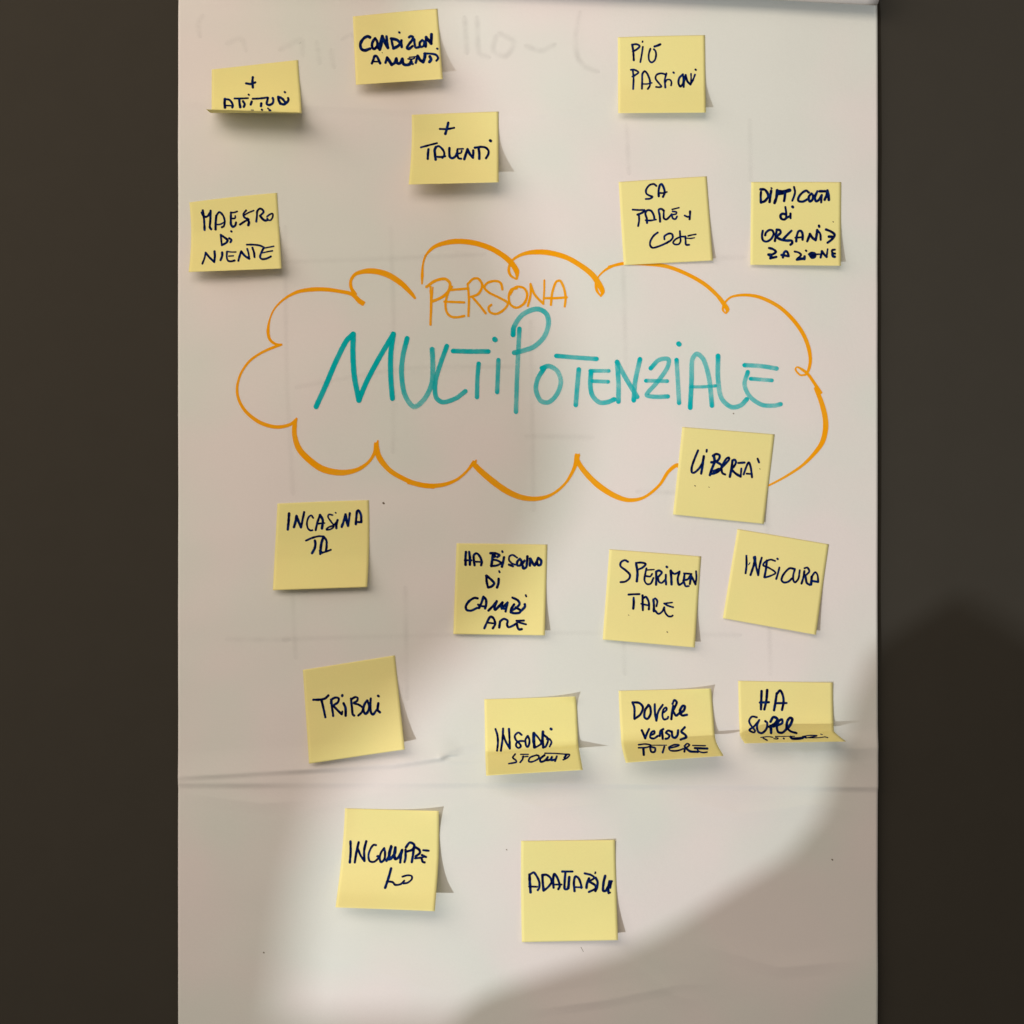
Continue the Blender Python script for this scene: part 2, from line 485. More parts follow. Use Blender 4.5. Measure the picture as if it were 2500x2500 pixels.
# faint drawing that shows through from the sheet behind: a table grid and mirrored writing
gd = lambda a: (lambda t, ph: a * (0.75 + 0.6 * noise.noise(Vector((ph, t * 5, 0)))))
grid = [[(697, 560, 9, 1), (701, 900, 8, 1), (716, 1200, 9, 1)], [(955, 560, 9, 1), (962, 820, 9, 1), (960, 1100, 8, 1)],
        [(700, 640, 9, 1), (960, 632, 9, 1), (1180, 622, 8, 1)], [(1295, 790, 8, 1), (1300, 1040, 9, 1), (1302, 1240, 10, 1)],
        [(1530, 310, 9, 1), (1535, 420, 8, 1)], [(1830, 300, 9, 1), (1832, 440, 8, 1)], [(1520, 610, 9, 1), (1528, 900, 9, 1)],
        [(1740, 630, 10, 1), (1810, 630, 10, 1)], [(1290, 1065, 9, 1), (1440, 1068, 10, 1)], [(1560, 1200, 9, 1), (1700, 1205, 9, 1)],
        [(730, 945, 9, 1), (1000, 900, 8, 1), (1260, 896, 8, 1)], [(700, 1560, 9, 1), (1000, 1552, 9, 1), (1400, 1545, 9, 1), (1800, 1550, 10, 1)],
        [(715, 1450, 9, 1), (722, 1600, 9, 1)], [(990, 1440, 9, 1), (994, 1700, 9, 1)], [(1870, 1200, 9, 1), (1880, 1640, 9, 1)],
        [(1520, 1500, 9, 1), (1525, 1640, 9, 1)], [(560, 1560, 9, 1), (700, 1562, 9, 1)]]
for g in grid:
    ribbons("show_through_line", [[(x, y, w * 2.2, q) for x, y, w, q in g]], on_sheet, M_GHOST, sheet, dens=gd(0.06), lift0=0.00008, step=8)
mir = [[(492, 45, 9, 1), (485, 60, 9, 1), (488, 85, 8, 1)], [(560, 105, 9, 1), (590, 95, 9, 1), (600, 120, 8, 1)], [(690, 120, 9, 1), (735, 100, 10, 1), (740, 130, 9, 1)],
       [(775, 110, 9, 1), (780, 150, 9, 1)], [(810, 130, 9, 1), (815, 160, 9, 1)], [(840, 95, 7, 1), (860, 85, 7, 1), (868, 110, 7, 1)],
       [(1135, 50, 9, 1), (1140, 125, 9, 1)], [(1165, 50, 9, 1), (1170, 130, 9, 1), (1190, 140, 8, 1)], [(1210, 95, 9, 1), (1205, 125, 9, 1), (1235, 138, 9, 1), (1255, 105, 9, 1), (1225, 85, 9, 1)],
       [(1290, 115, 9, 1), (1320, 125, 9, 1), (1350, 112, 8, 1)], [(1415, 35, 8, 1), (1405, 90, 9, 1), (1410, 140, 9, 1), (1430, 165, 9, 1), (1455, 175, 8, 1)]]
for g in mir:
    ribbons("show_through_stroke", [[(x, y, w * 2.4, q) for x, y, w, q in g]], on_sheet, M_GHOST, sheet, dens=gd(0.11 if g[0][0] > 1100 else 0.06), lift0=0.00009, step=6)
sp = [[(937, 1228.5, 4.5, 1)], [(645, 2324, 3, 1)], [(2031, 2098, 3.4, 1)], [(1237, 2073, 2.5, 1)], [(1418, 2311, 1.2, 1), (1424, 2322, 1.2, 1)], [(1790, 1010, 2.6, 1)]]
for g in sp:
    ribbons("ink_speck", [g], on_sheet, M_SPECK, sheet, lift0=0.00012)

# ------------------------------------------------------------------ rolled paper along the top of the chart
rr = 0.013
rv, rf = [], []
nr, na = 60, 20
for i in range(nr + 1):
    px = 434 + (2138.5 - 434) * i / nr
    yl = -28 + (px - 1250) * 0.0455 if px < 1700 else -7.5 + (px - 1700) * 0.0530
    zl = ZC + (1250 - yl) * S * (D - rr) / D
    x = (px - 1250) * S * (D - rr) / D
    r = rr * (1 + 0.03 * noise.noise(Vector((px * 0.01, 0, 0))))
    for a in range(na + 1):
        th = -math.pi / 2 - a / na * math.pi * 1.6
        rv.append((x, -rr - 0.003 + r * math.cos(th) * (1 if a < 16 else 0.8), zl + r + r * math.sin(th)))
for i in range(nr):
    for a in range(na):
        q = i * (na + 1) + a
        rf.append((q, q + 1, q + na + 2, q + na + 1))
roll = link("paper_roll", rv, rf, M_ROLL)
roll["label"] = "rolled white paper running along the top edge of the flip chart"
roll["category"] = "paper roll"
md = roll.modifiers.new("thickness", 'SOLIDIFY'); md.thickness = 0.0003

# ------------------------------------------------------------------ sticky notes
def herm(ts, vs, t):
    n = len(ts)
    i = 0
    while i < n - 2 and t > ts[i + 1]:
        i += 1
    h = ts[i + 1] - ts[i]
    u = (t - ts[i]) / h
    def m(k):
        if k == 0:
            return (vs[1] - vs[0]) / (ts[1] - ts[0])
        if k == n - 1:
            return (vs[-1] - vs[-2]) / (ts[-1] - ts[-2])
        d0 = (vs[k] - vs[k - 1]) / (ts[k] - ts[k - 1])
        d1 = (vs[k + 1] - vs[k]) / (ts[k + 1] - ts[k])
        if d0 * d1 <= 0:
            return 0.0
        return 2 * d0 * d1 / (d0 + d1)
    return (2 * u ** 3 - 3 * u * u + 1) * vs[i] + (u ** 3 - 2 * u * u + u) * h * m(i) + (-2 * u ** 3 + 3 * u * u) * vs[i + 1] + (u ** 3 - u * u) * h * m(i + 1)

class Note:
    """rows: (t, Lx, Ly, Rx, Ry, hL, hR) from the glued top edge to the loose bottom edge; photo pixels and mm of lift"""
    def __init__(self, rows, tr=0.0, bow=0.0):
        self.ts = [r[0] for r in rows]
        self.cols = list(zip(*[r[1:] for r in rows]))
        self.tr = tr
        self.bow = bow
        x = sum(self.cols[0]) / len(rows) * .5 + sum(self.cols[2]) / len(rows) * .5
        self.base = relief(x, self.cols[1][0])
    def img(self, s, t):
        v = [herm(self.ts, c, t) for c in self.cols[:4]]
        b = self.bow * 4 * s * (1 - s)
        return v[0] + (v[2] - v[0]) * s, v[1] + (v[3] - v[1]) * s - b * (1 - t)
    def lift(self, s, t):
        hl = herm(self.ts, self.cols[4], t)
        hr = herm(self.ts, self.cols[5], t)
        h = hl + (hr - hl) * s ** 1.4
        if self.tr:
            h += self.tr * s ** 5 * max(0, 1 - t / 0.28) ** 2
        h += (0.15 + 0.12 * min(4.0, h)) * (noise.noise(Vector((s * 2.0, t * 2.6, self.base * 9e4))) + 0.4) * min(1.0, t * 2.5)
        return max(0.05, h) * 0.001
    def pt(self, s, t, off=0.0):
        px, py = self.img(s, t)
        h = self.lift(s, t)
        q = P(px, py, h)
        r = relief(px, py)
        f = min(1, h / 0.004)
        q.y -= max(r * (1 - f) + self.base * f, r) + 0.0003
        if off:
            e = 0.004
            a = self.pt(min(1, s + e), t) - self.pt(max(0, s - e), t)
            b = self.pt(s, min(1, t + e)) - self.pt(s, max(0, t - e))
            n = a.cross(b).normalized()
            if n.y > 0:
                n = -n
            q = q + n * off
        return q
    def inv(self, px, py):
        c = self.cols
        s = (px - c[0][0]) / (c[2][0] - c[0][0])
        km = max(range(len(self.ts)), key=lambda i: c[1][i])
        tm = self.ts[km]
        t = tm * (py - c[1][0]) / (c[1][km] - c[1][0])
        s = max(0.02, min(.98, s)); t = max(0.02, min(tm - .02, t))
        for _ in range(7):
            x, y = self.img(s, t)
            e = 1e-3
            xs, ys = self.img(s + e, t)
            xt, yt = self.img(s, t + e)
            a, b_, c_, d_ = (xs - x) / e, (xt - x) / e, (ys - y) / e, (yt - y) / e
            det = a * d_ - b_ * c_
            if abs(det) < 1e-3:
                break
            rx, ry = px - x, py - y
            s += max(-.3, min(.3, (d_ * rx - b_ * ry) / det))
            t += max(-.2, min(.2, (a * ry - c_ * rx) / det))
            s = max(0.004, min(.996, s)); t = max(0.004, min(tm - .004, t))
        return s, t
    def surf(self, px, py, off):
        s, t = self.inv(px, py)
        return self.pt(s, t, off + 0.00003)

def curl(tl, tr, br, bl, hl, hr, start=0.22, power=1.8, ml=0.0, mr=0.0):
    rows = []
    for t in (0, .2, .4, .6, .8, 1):
        f = max(0, (t - start) / (1 - start)) ** power
        k = 4 * t * (1 - t)
        rows.append((t, tl[0] + (bl[0] - tl[0]) * t + ml * k, tl[1] + (bl[1] - tl[1]) * t,
                     tr[0] + (br[0] - tr[0]) * t + mr * k, tr[1] + (br[1] - tr[1]) * t, 0.1 + hl * f, 0.1 + hr * f))
    return rows

GROUP = "yellow sticky notes on the flip chart"
count = [0]
def note(label, rows, words, ox, oy, sc, w0, tr=0.0, bow=0.0, specks=None):
    nt_ = Note(rows, tr, bow)
    k = count[0]
    count[0] += 1
    root = bpy.data.objects.new("sticky_note", None)
    root.location = nt_.pt(0.5, 1.0)
    C.objects.link(root)
    bpy.context.view_layer.update()
    root["label"] = label
    root["category"] = "sticky note"
    root["group"] = GROUP
    j = random.uniform(-0.012, 0.012)
    mat = paper_mat("yellow_note_paper", ((0.96 + j, 0.85 + j, 0.36), (0.94 + j, 0.86 + j, 0.36)), 14, 0.06, 0.12, seed=k * 1.37, fibre=0.03)
    ns, ntt = 30, 64
    v, f = [], []
    for b in range(ntt + 1):
        for a in range(ns + 1):
            v.append(nt_.pt(a / ns, b / ntt))
    for b in range(ntt):
        for a in range(ns):
            q = b * (ns + 1) + a
            f.append((q, q + ns + 1, q + ns + 2, q + 1))
    p = link("note_paper", v, f, mat, root)
    md = p.modifiers.new("thickness", 'SOLIDIFY'); md.thickness = 0.00012; md.offset = -1
    for word, t in words:
        o = ribbons("handwritten_word", parse(t, ox, oy, sc, w0), nt_.surf, M_NAVY, root, wobble=0.09, lift0=0.00008, wscale=1.2)
        o["label"] = 'dark blue handwriting %s' % word
    if specks:
        for g in parse(specks, ox, oy, sc, 14):
            ribbons("ink_speck", [g], nt_.surf, M_SPECK, root, lift0=0.00008)

Z6 = 6.44
note('yellow sticky note reading + ATTITUDI, its bottom flap folded sharply outward',
     [(0, 518, 171, 728.5, 148, .1, .1), (.3, 518, 208, 731.5, 192, .3, .3), (.5, 518, 238, 734.5, 228, 1.5, 1.5), (.62, 518, 262, 736.5, 258, 5, 5),
      (.69, 517.5, 275, 737.7, 276.5, 11, 11), (.76, 516, 277, 738, 278, 17, 17), (1, 504.5, 268.5, 737, 276.2, 34, 34)],
     [("+", "890,455 885,520 892,615; w32: 785,550 860,560 930,535"),
      ("ATTITUDI", "w38: 455,800 450,860 455,930; w30: 460,800 520,810 560,850 580,905 570,930; w22: 460,900 570,905; w26: 605,790 700,790 815,785; 680,800 685,870 695,925; 740,835 765,880 750,920; w28: 828,730; 875,840 860,885; w28: 890,795 1000,790 1120,775; 1025,870 1020,910; w26: 1035,968;"
       "w32: 1130,780 1115,840 1112,880 1150,893 1200,870 1215,820 1205,785; w36: 1290,765 1300,820 1325,872; 1290,765 1350,790 1400,850; 1320,870 1380,883 1430,850 1452,810 1445,785; w28: 1395,690; w22: 1132,948; 1160,978; w10: 865,972 905,974")],
     480, 120, Z6, 34)
note('pale yellow sticky note reading CONDIZIONAMENTI, topmost on the chart, lower edge curling outward',
     curl((862, 42), (1068, 22.5), (1081.5, 195), (869.5, 209), 14, 15.6),
     [("CONDIZION.", "410,600 370,585 310,620 262,700 275,780 330,805 410,780; w36: 490,615 450,680 445,750 475,785 520,740 525,670 492,615; 565,790 590,700 605,585; w40: 540,770 575,680 598,600; 605,585 650,690 692,765; w36: 695,765 680,670 670,585; w34: 745,620 760,700 780,775; 745,622 830,640 890,690; 780,775 850,740 885,700; w36: 905,650 903,700 910,755; w30: 872,525;"
       "w36: 1025,600 1052,582 1085,600 1070,650 1030,700 990,770 1020,785 1080,740; w34: 1105,635 1112,700 1130,765 1180,755; w34: 1230,645 1192,690 1202,750 1250,740 1265,680 1232,645; w36: 1285,745 1292,600; 1292,600 1330,650 1372,700; 1372,700 1376,555; w28: 1468,782"),
      ("AMENTI", "w36: 442,1008 465,950 485,895 520,902 550,960 570,1008; w24: 450,980 560,985; w34: 655,1000 680,920; 680,920 720,980 752,1030; 752,1030 800,1000 825,935; 825,935 835,1000 880,1010 920,940; 920,940 930,1010 970,1035 1030,1025 1065,990; w22: 1010,940 1070,945 1110,930; w20: 1030,915 1150,905; w28: 1060,960 1035,1010 1085,1020;"
       "w34: 1130,1000 1160,895; 1160,895 1200,960 1245,990; 1245,990 1270,920 1275,860; w30: 1262,857 1370,860 1450,880 1480,930 1455,970; 1350,905 1370,950 1345,988")],
     840, 0, Z6, 42, bow=1.0, specks="w12: 605,842")
note('yellow sticky note reading + TALENTI, its lower half curling away with a pointed shadow',
     curl((1005.6, 282), (1217, 274), (1217.6, 446.5), (998, 452), 20, 18.6, ml=3),
     [("+", "738,332 715,430 693,503; w28: 608,428 720,430 830,410"),
      ("TALENTI", "w28: 310,718 430,685 560,652; w34: 427,750 420,830 417,898; w38: 540,910 532,840 525,760 545,715; w30: 545,712 590,700 640,740 675,800 670,860 645,885; w28: 545,865 620,870 690,858; w34: 757,730 755,800 765,870 800,890 850,860 880,800; w22: 880,745 972,742; w30: 880,770 885,850 900,890 940,898; w26: 890,820 940,805 948,775;"
       "w36: 990,903 1010,840 1040,750; 1040,750 1080,830 1125,880; w34: 1125,880 1130,820 1130,768; w30: 1155,725 1250,712 1320,722 1368,770 1365,830 1330,890; 1215,735 1225,820 1225,898; w40: 1400,615")],
     980, 250, Z6, 36)
note('yellow sticky note reading PIU PASSIONI, upper right of the chart beneath the roll',
     curl((1508, 93), (1720, 88), (1722.5, 276.6), (1508.7, 278), 8, 9, start=.5),
     [("PIÙ", "405,330 422,440 430,570; w28: 405,330 470,322 522,352 480,400 415,437; w26: 572,365 555,480 533,602; w26: 568,278 566,288; w26: 690,395 665,480 670,570 710,607 760,570 780,490 770,430 745,402; w32: 755,358 800,345 845,325"),
      ("PASSIONI", "w26: 385,722 430,718 505,760 460,800 410,828; w28: 415,735 427,850 420,1025; w28: 558,1020 562,900 565,790 600,745 640,780 680,880 682,970 650,1025; w22: 570,945 640,945 712,928; w26: 930,795 860,778 790,800 772,860 830,940 865,985 830,997 780,992; w28: 942,780 918,880 925,1000; w24: 925,920 950,880 1000,880 1022,920 1015,968; w28: 1056,767;"
       "w30: 1200,795 1145,850 1132,930 1160,985 1205,930 1210,860 1200,795; 1245,805 1220,900 1212,992; w30: 1245,805 1270,900 1320,955; w22: 1322,950 1330,880 1328,785; w26: 1320,955 1360,880 1390,800; w28: 1402,722")],
     1480, 60, Z6, 30, bow=0.5)
note('yellow sticky note reading MAESTRO DI NIENTE, beside the left edge of the chart',
     curl((463.3, 495), (676.8, 471.7), (688.4, 656.5), (461.7, 665), 15, 13, start=.4, ml=5),
     [("MAESTRO", "360,415 380,560 388,722; 345,450 370,500 410,518 450,490 480,440; 482,420 477,580 470,680 490,708; w34: 560,712 562,600 572,500; w28: 572,500 620,442 680,500 705,590 690,660 660,680; w22: 565,640 640,630 705,595; w24: 800,448 850,448 900,432; w32: 802,450 800,550 802,630 830,672 870,650 882,605; w24: 820,542 865,538 870,502; w28: 1040,415 1000,470 1010,520 1060,550;"
       "w22: 1010,490 1080,450 1160,418; w30: 945,637 1010,592 1080,555; w34: 1060,545 1085,600 1075,645; w28: 1200,590 1210,500 1215,430 1250,390 1290,398 1315,440 1275,485; 1260,500 1300,550 1340,575 1380,565; w24: 1370,510 1410,480 1455,465 1460,510 1430,565 1390,568 1372,540"),
      ("DI", "w28: 808,745; w26: 642,800 650,880 658,955; 642,800 700,840 750,885 720,930 660,960; w30: 775,852 810,880 795,915"),
      ("NIENTE", "w26: 355,1255 390,1160 405,1080; w30: 405,1080 470,1160 540,1225; 540,1225 550,1140 545,1062; 665,1078 665,1130 640,1198; w20: 740,1060 800,1070 880,1070; w28: 740,1065 738,1160 760,1208 810,1217 860,1203; w20: 770,1135 840,1130; w30: 920,1208 940,1130 965,1060; 965,1060 1020,1130 1090,1175; w26: 1090,1175 1078,1090 1058,1020;"
       "w26: 1052,955 1150,955 1250,967 1318,995; w30: 1140,1002 1165,1080 1172,1150; w20: 1320,1010 1400,995 1475,980; w28: 1320,1000 1280,1080 1260,1150 1290,1182 1360,1175 1430,1142; w20: 1300,1085 1380,1065 1455,1052")],
     440, 450, Z6, 32, bow=1.5)
note('yellow sticky note reading SA FARE + COSE, its corner overlapping the top of the orange cloud',
     curl((1510, 445.7), (1724.5, 431.7), (1740, 636.7), (1522.6, 648.4), 1.0, 3.4, start=.3),
     [("SA", "w28: 720,290 680,260 610,280 560,350 565,410 620,445 660,462 620,490 555,495; 758,450 755,370 775,280 805,262 840,330 850,400 825,460; w26: 760,400 830,402 885,385"),
      ("FARE +", "w26: 350,662 450,668 535,665; w30: 425,740 490,715 540,680; w28: 447,740 450,830 435,918; w30: 575,870 570,800 548,722 580,672 640,682 680,750 690,812; w26: 555,828 630,832 715,818; w30: 780,850 772,750 757,665 800,650 838,680; w28: 838,680 835,750 840,800 880,815 930,770 960,732; w22: 970,658 1020,645 1075,632; w24: 975,690 1035,700 1030,730 960,742; w26: 960,742 980,800 1020,810 1045,770; w26: 1165,755 1210,775 1240,770; w30: 1250,690 1248,760 1242,812"),
      ("COSE", "w28: 742,1022 680,1070 630,1150 622,1220 660,1262 740,1245 840,1205 920,1160; w28: 848,1128 848,1080 910,1040 965,1045 978,1100 940,1150 880,1190; w26: 1090,1000 1095,1080 1100,1160 1070,1205 1010,1207 982,1180 1020,1130 1100,1090 1170,1085; w28: 1175,1085 1180,1150 1185,1212 1235,1215; w18: 1195,1110 1250,1115 1320,1105; w22: 1220,1075 1280,1060 1340,1050")],
     1490, 410, Z6, 32, bow=0.6)
note('yellow sticky note reading DIFFICOLTA di ORGANIZZAZIONE, beside the right edge, covered in four lines',
     curl((1833.3, 445.6), (2052, 446.4), (2051.5, 649.8), (1831, 647.5), 4, 6, start=.4),
     [("DIFFICOLTA", "w34: 302,322 297,400 302,485; 295,280 360,285 405,340 420,400; 302,487 360,465 410,410; 462,302 450,380 437,478; w24: 466,262; w40: 555,295 545,400 515,492; w50: 560,312 650,320 750,295; w40: 560,350 640,345; w36: 682,340 672,420 665,462; w30: 820,245 835,320 820,390 793,458; w34: 1050,330 1010,302 940,342 890,412 890,462 960,472 1040,430; w34: 1090,348 1052,400 1065,470 1110,440 1115,372 1092,348;"
       "w34: 1185,312 1148,400 1165,468 1215,440 1245,380; w36: 1220,312 1305,312; w30: 1255,370 1245,485; w34: 1300,445 1328,370 1342,300; 1342,300 1362,370 1365,445; w26: 1310,405 1360,405"),
      ("di", "w30: 685,558 697,640 700,730; 690,672 640,662 608,692 625,742 670,752 710,720; 712,720 760,700; w32: 765,662 767,732; w40: 800,556"),
      ("ORGANIZ", "w32: 330,932 318,1010 335,1080 390,1100 460,1060 500,980 480,925 430,920 380,960 368,1000; w34: 550,912 535,1000 520,1090; 550,912 600,922 610,962 560,1010; 540,1030 620,1070 700,1082; w36: 780,930 720,990 650,1062; 650,1075 700,1085 780,1085 792,1122 765,1150; w34: 855,1095 862,1020 890,940 930,932 955,980 955,1070; w28: 842,1040 960,1030; w34: 1028,1095 1050,1040 1070,980; 1070,980 1110,1040 1160,1078; 1160,1078 1175,1000 1185,920; w30: 1190,925 1232,980 1240,1072; w34: 1213,850 1217,865; w34: 1325,910 1400,942 1458,992 1420,1060 1348,1118; w40: 1370,1022 1430,1025"),
      ("ZAZIONE", "w34: 428,1202 490,1220 535,1262 480,1302 418,1305; w40: 430,1310 470,1340 450,1362; w36: 450,1362 540,1342; w34: 645,1350 662,1280 690,1250 720,1275 735,1330; 625,1312 730,1330; w30: 832,1258 890,1272 930,1312 870,1372; w36: 865,1385 930,1372 980,1370; 985,1335 982,1375; w28: 1010,1245; w34: 1055,1300 1100,1278 1150,1292 1145,1345 1100,1355 1072,1320; w50: 1100,1340 1125,1335; w24: 1050,1303 1220,1300; w32: 1237,1350 1258,1255; 1258,1255 1290,1300 1330,1340; w26: 1330,1340 1348,1220; w30: 1460,1228 1415,1238 1425,1282 1462,1290; 1422,1295 1430,1332 1458,1340")],
     1810, 420, Z6, 36, bow=0.4, specks="w18: 1437,790")
note("yellow sticky note reading LIBERTA, covering the lower right line of the orange cloud",
     curl((1665, 1043), (1890, 1061), (1863.8, 1279), (1642.5, 1256), 2.5, 2.0, start=.4),
     [("LIBERTÀ", "w32: 535,517 480,650 437,780 440,860 480,862 550,800 600,720 625,607; 627,607 607,750 585,878; w30: 672,507 670,535; w38: 785,610 795,690 755,800 722,902; w34: 770,600 820,572 872,590 868,640 820,690 745,702; 820,692 905,750 880,820 800,872 742,882; w46: 790,842 860,815;"
       "w30: 905,790 960,730 1022,660 1020,625 980,645 930,725 905,800 918,870 962,893; w34: 1075,680 1060,800 1035,928; 1075,672 1112,662 1130,702 1100,765 1062,800; 1062,820 1130,880 1203,925; w30: 1167,712 1265,706; w28: 1215,800 1205,922; w30: 1252,890 1290,780 1330,702 1362,780 1383,935; w26: 1300,880 1380,885; w28: 1470,645 1492,702")],
     1620, 1020, Z6, 34, bow=0.3, specks="w16: 490,1070; 710,1092; 1507,805")
note('dull yellow sticky note reading INCASINATA, beneath the lower left scallops of the cloud',
     curl((678, 1229.5), (900.8, 1221), (897, 1433), (667, 1440.7), 8, 8, start=.45, mr=3),
     [("INCASINA", "363,345 355,470 343,597; 440,558 465,470 480,385; 480,385 515,480 550,562; w32: 550,562 575,440 600,325; w26: 742,415 710,375 665,410 643,500 660,580 700,612 730,607; w32: 780,605 810,480 850,370; 850,370 892,450 880,580; w24: 810,510 860,500 920,495; w24: 1045,370 990,360 975,400 1020,470 1068,540 1020,590 950,600 985,560 1060,530 1130,450; w34: 1125,450 1105,520 1107,575; w20: 1096,335; w34: 1190,555 1220,470 1250,362; 1250,362 1270,470 1290,540; w32: 1290,540 1305,440 1317,342; w34: 1412,512 1420,400 1432,310 1455,297 1490,360 1498,465; w30: 1425,480 1500,480"),
      ("TA", "w28: 630,770 730,727 830,703 900,705; 770,772 778,830 762,900 725,968; w32: 905,708 950,770 953,860 945,925; 900,722 872,810 860,900 855,980; w36: 852,930 880,960; w28: 870,965 940,945 1020,915")],
     650, 1200, Z6, 36, bow=0.8)
note('yellow sticky note reading HA BISOGNO DI CAMBIARE, centred beneath the cloud',
     curl((1114.8, 1326.3), (1336, 1329.4), (1330, 1550.7), (1107, 1547.6), 4, 6.4, start=.35),
     [("HA BISOGNO", "308,242 300,340 302,442; 358,240 370,340 368,440; w28: 290,370 395,372; w34: 442,448 430,350 432,290 475,262 525,310 555,390 545,450; w26: 440,392 540,398; w34: 690,260 770,262 835,290 800,320; 730,290 717,380 705,460; w50: 750,305; w32: 725,362 790,370 860,415 790,452 710,462; 905,325 890,400 872,470; w30: 876,228 882,242; w26: 1110,330 1040,287 990,310 985,370 1030,420 1080,440; w32: 982,440 1045,465; w34: 1150,350 1112,395 1112,450 1160,450 1180,390 1152,350;"
       "w36: 1272,312 1265,400 1252,480 1210,500 1200,465; 1225,380 1190,430; w34: 1310,455 1312,345; 1318,345 1345,400 1385,450 1410,400; w36: 1440,335 1422,390 1440,448 1478,440 1488,380 1450,338"),
      ("DI", "w34: 627,615 632,700 652,795; 627,612 700,672 750,732 712,780 657,798; 820,662 817,730 795,797; w28: 828,542 836,558"),
      ("CAMBI", "w34: 490,968 440,962 360,1010 307,1090 320,1150 390,1160 480,1120; 512,1118 550,1040 582,945; 582,945 620,985 625,1060 608,1125; w30: 498,1068 560,1092 620,1095; w34: 662,1160 730,1090 790,1015; 790,1015 755,1110 765,1148 830,1090 880,1035; w38: 880,1035 865,1105 905,1130; 960,1035 942,1110 930,1175; 870,1130 950,1045; w34: 1037,957 1120,1000 1148,1060 1085,1125 1015,1165; w38: 1062,1065 1022,1130 1012,1185; w34: 1090,1112 1165,1160 1145,1195 1070,1203 1012,1190; 1230,1062 1232,1100 1180,1160; w28: 1246,920 1254,938"),
      ("ARE", "w34: 597,1438 640,1340 690,1258 740,1282 765,1370 730,1438; w26: 645,1350 740,1362; w34: 830,1425 842,1332; w32: 842,1332 900,1292 960,1320 952,1380 975,1422 1040,1400 1100,1362; w30: 1100,1322 1215,1318; w26: 1120,1342 1250,1378; w34: 1105,1372 1120,1430 1145,1458 1182,1452")],
     1090, 1310, Z6, 36, bow=0.3)
note('yellow sticky note reading SPERIMENTARE, between the CAMBIARE and INSICURA notes',
     curl((1487.3, 1341), (1711, 1358.5), (1695.3, 1580), (1471, 1560.7), 3, 6.8, start=.45),
     [("SPERIMEN", "w30: 530,330 480,305 420,340 415,400 490,460 560,530 552,590 490,640 415,650; w36: 660,370 680,500 670,635; w28: 655,348 740,343 808,365 760,420 695,450; w28: 820,435 802,520 790,620 830,680 890,670 930,585; w20: 820,460 940,452; w26: 820,555 880,560 910,520; w32: 972,690 975,580 972,485; 985,478 1020,467 1062,500 1012,562; w28: 1000,565 1015,640 1060,662 1120,600 1125,535; w30: 1125,535 1125,620 1130,685; w32: 1141,411;"
       "w34: 1202,472 1210,580 1215,685; w30: 1200,475 1260,520 1335,490; 1340,485 1312,600 1332,690 1400,655; w32: 1420,520 1410,600 1402,650; w26: 1410,512 1530,522; w28: 1400,622 1470,605 1502,555; w26: 1412,650 1435,712 1485,712; w32: 1503,678 1520,565; w30: 1520,540 1560,620 1592,685; w26: 1592,685 1605,580 1600,480"),
      ("TARE", "w28: 540,845 620,840 710,838; w32: 620,895 622,980 615,1065; 760,860 762,980 765,1090; w30: 775,900 812,880 850,940 862,1000 860,1075; w26: 740,990 850,1015; w34: 938,1105 938,1000 930,925; w28: 935,920 960,905 992,950 978,1030; w28: 960,1100 1010,1148 1070,1110 1100,1045; w22: 1225,970 1100,985; w26: 1100,985 1160,1020 1240,1045; w26: 1102,1045 1112,1120 1160,1182 1210,1190 1232,1175")],
     1450, 1320, Z6, 32, bow=0.4, specks="w18: 1148,1433; w13: 543,1168")
note('yellow sticky note reading INSICURA, tilted clockwise by the right edge of the chart',
     curl((1799.8, 1291.6), (2022.6, 1329), (1991, 1549.4), (1764, 1509), 2, 5.4, start=.35),
     [("INSICURA", "w30: 525,495 527,640 512,768; w14: 580,605 560,635; w32: 590,795 640,640 660,515; w38: 645,520 655,560; w32: 660,512 672,640 710,798; w30: 710,798 732,650 765,525; w26: 975,575 900,555 810,598 790,645 880,685 982,760 900,810 815,835; w32: 845,570 832,700 807,830; w28: 1042,680 1020,770 993,857; w28: 1013,543; w30: 1282,702 1200,692 1110,782 1075,870 1110,912 1180,902 1240,850; w28: 1285,705 1260,800 1262,880 1290,912 1342,850 1362,722;"
       "w30: 1435,735 1420,830 1390,930; w28: 1438,690 1482,680 1512,740 1455,802; 1455,830 1472,920 1520,950; w34: 1540,945 1550,825; w26: 1555,815 1605,752 1642,800 1652,895; 1560,890 1650,905")],
     1740, 1280, Z6, 32, bow=0.3)
note('dull yellow sticky note reading TRIBOLI, tilted, above the crease at lower left',
     curl((740, 1635), (964.6, 1599.4), (988.6, 1828.4), (755.7, 1862.6), 7, 12.5, start=.25, power=1.4),
     [("TRIBOLI", "295,822 400,820 480,800 530,755; 425,835 455,960 483,1095; 575,820 590,950 607,1075; w32: 572,878 580,822 640,787 692,800 680,860 610,910; 622,930 680,990 740,1048; w24: 750,1005 745,1048; w34: 770,877 800,950 803,1070; w34: 750,750 748,762; w32: 885,802 900,930 912,1045 935,1068; w30: 895,812 950,780 992,792 980,840 930,872 1010,900 1072,950 1060,1010 1002,1068; 1140,832 1100,890 1080,980 1110,1042 1150,1010 1172,920 1142,832; w32: 1197,802 1190,920 1200,1020 1232,1052 1290,980; w34: 1315,877 1305,980 1340,1018; w34: 1316,762")],
     720, 1580, Z6, 34)
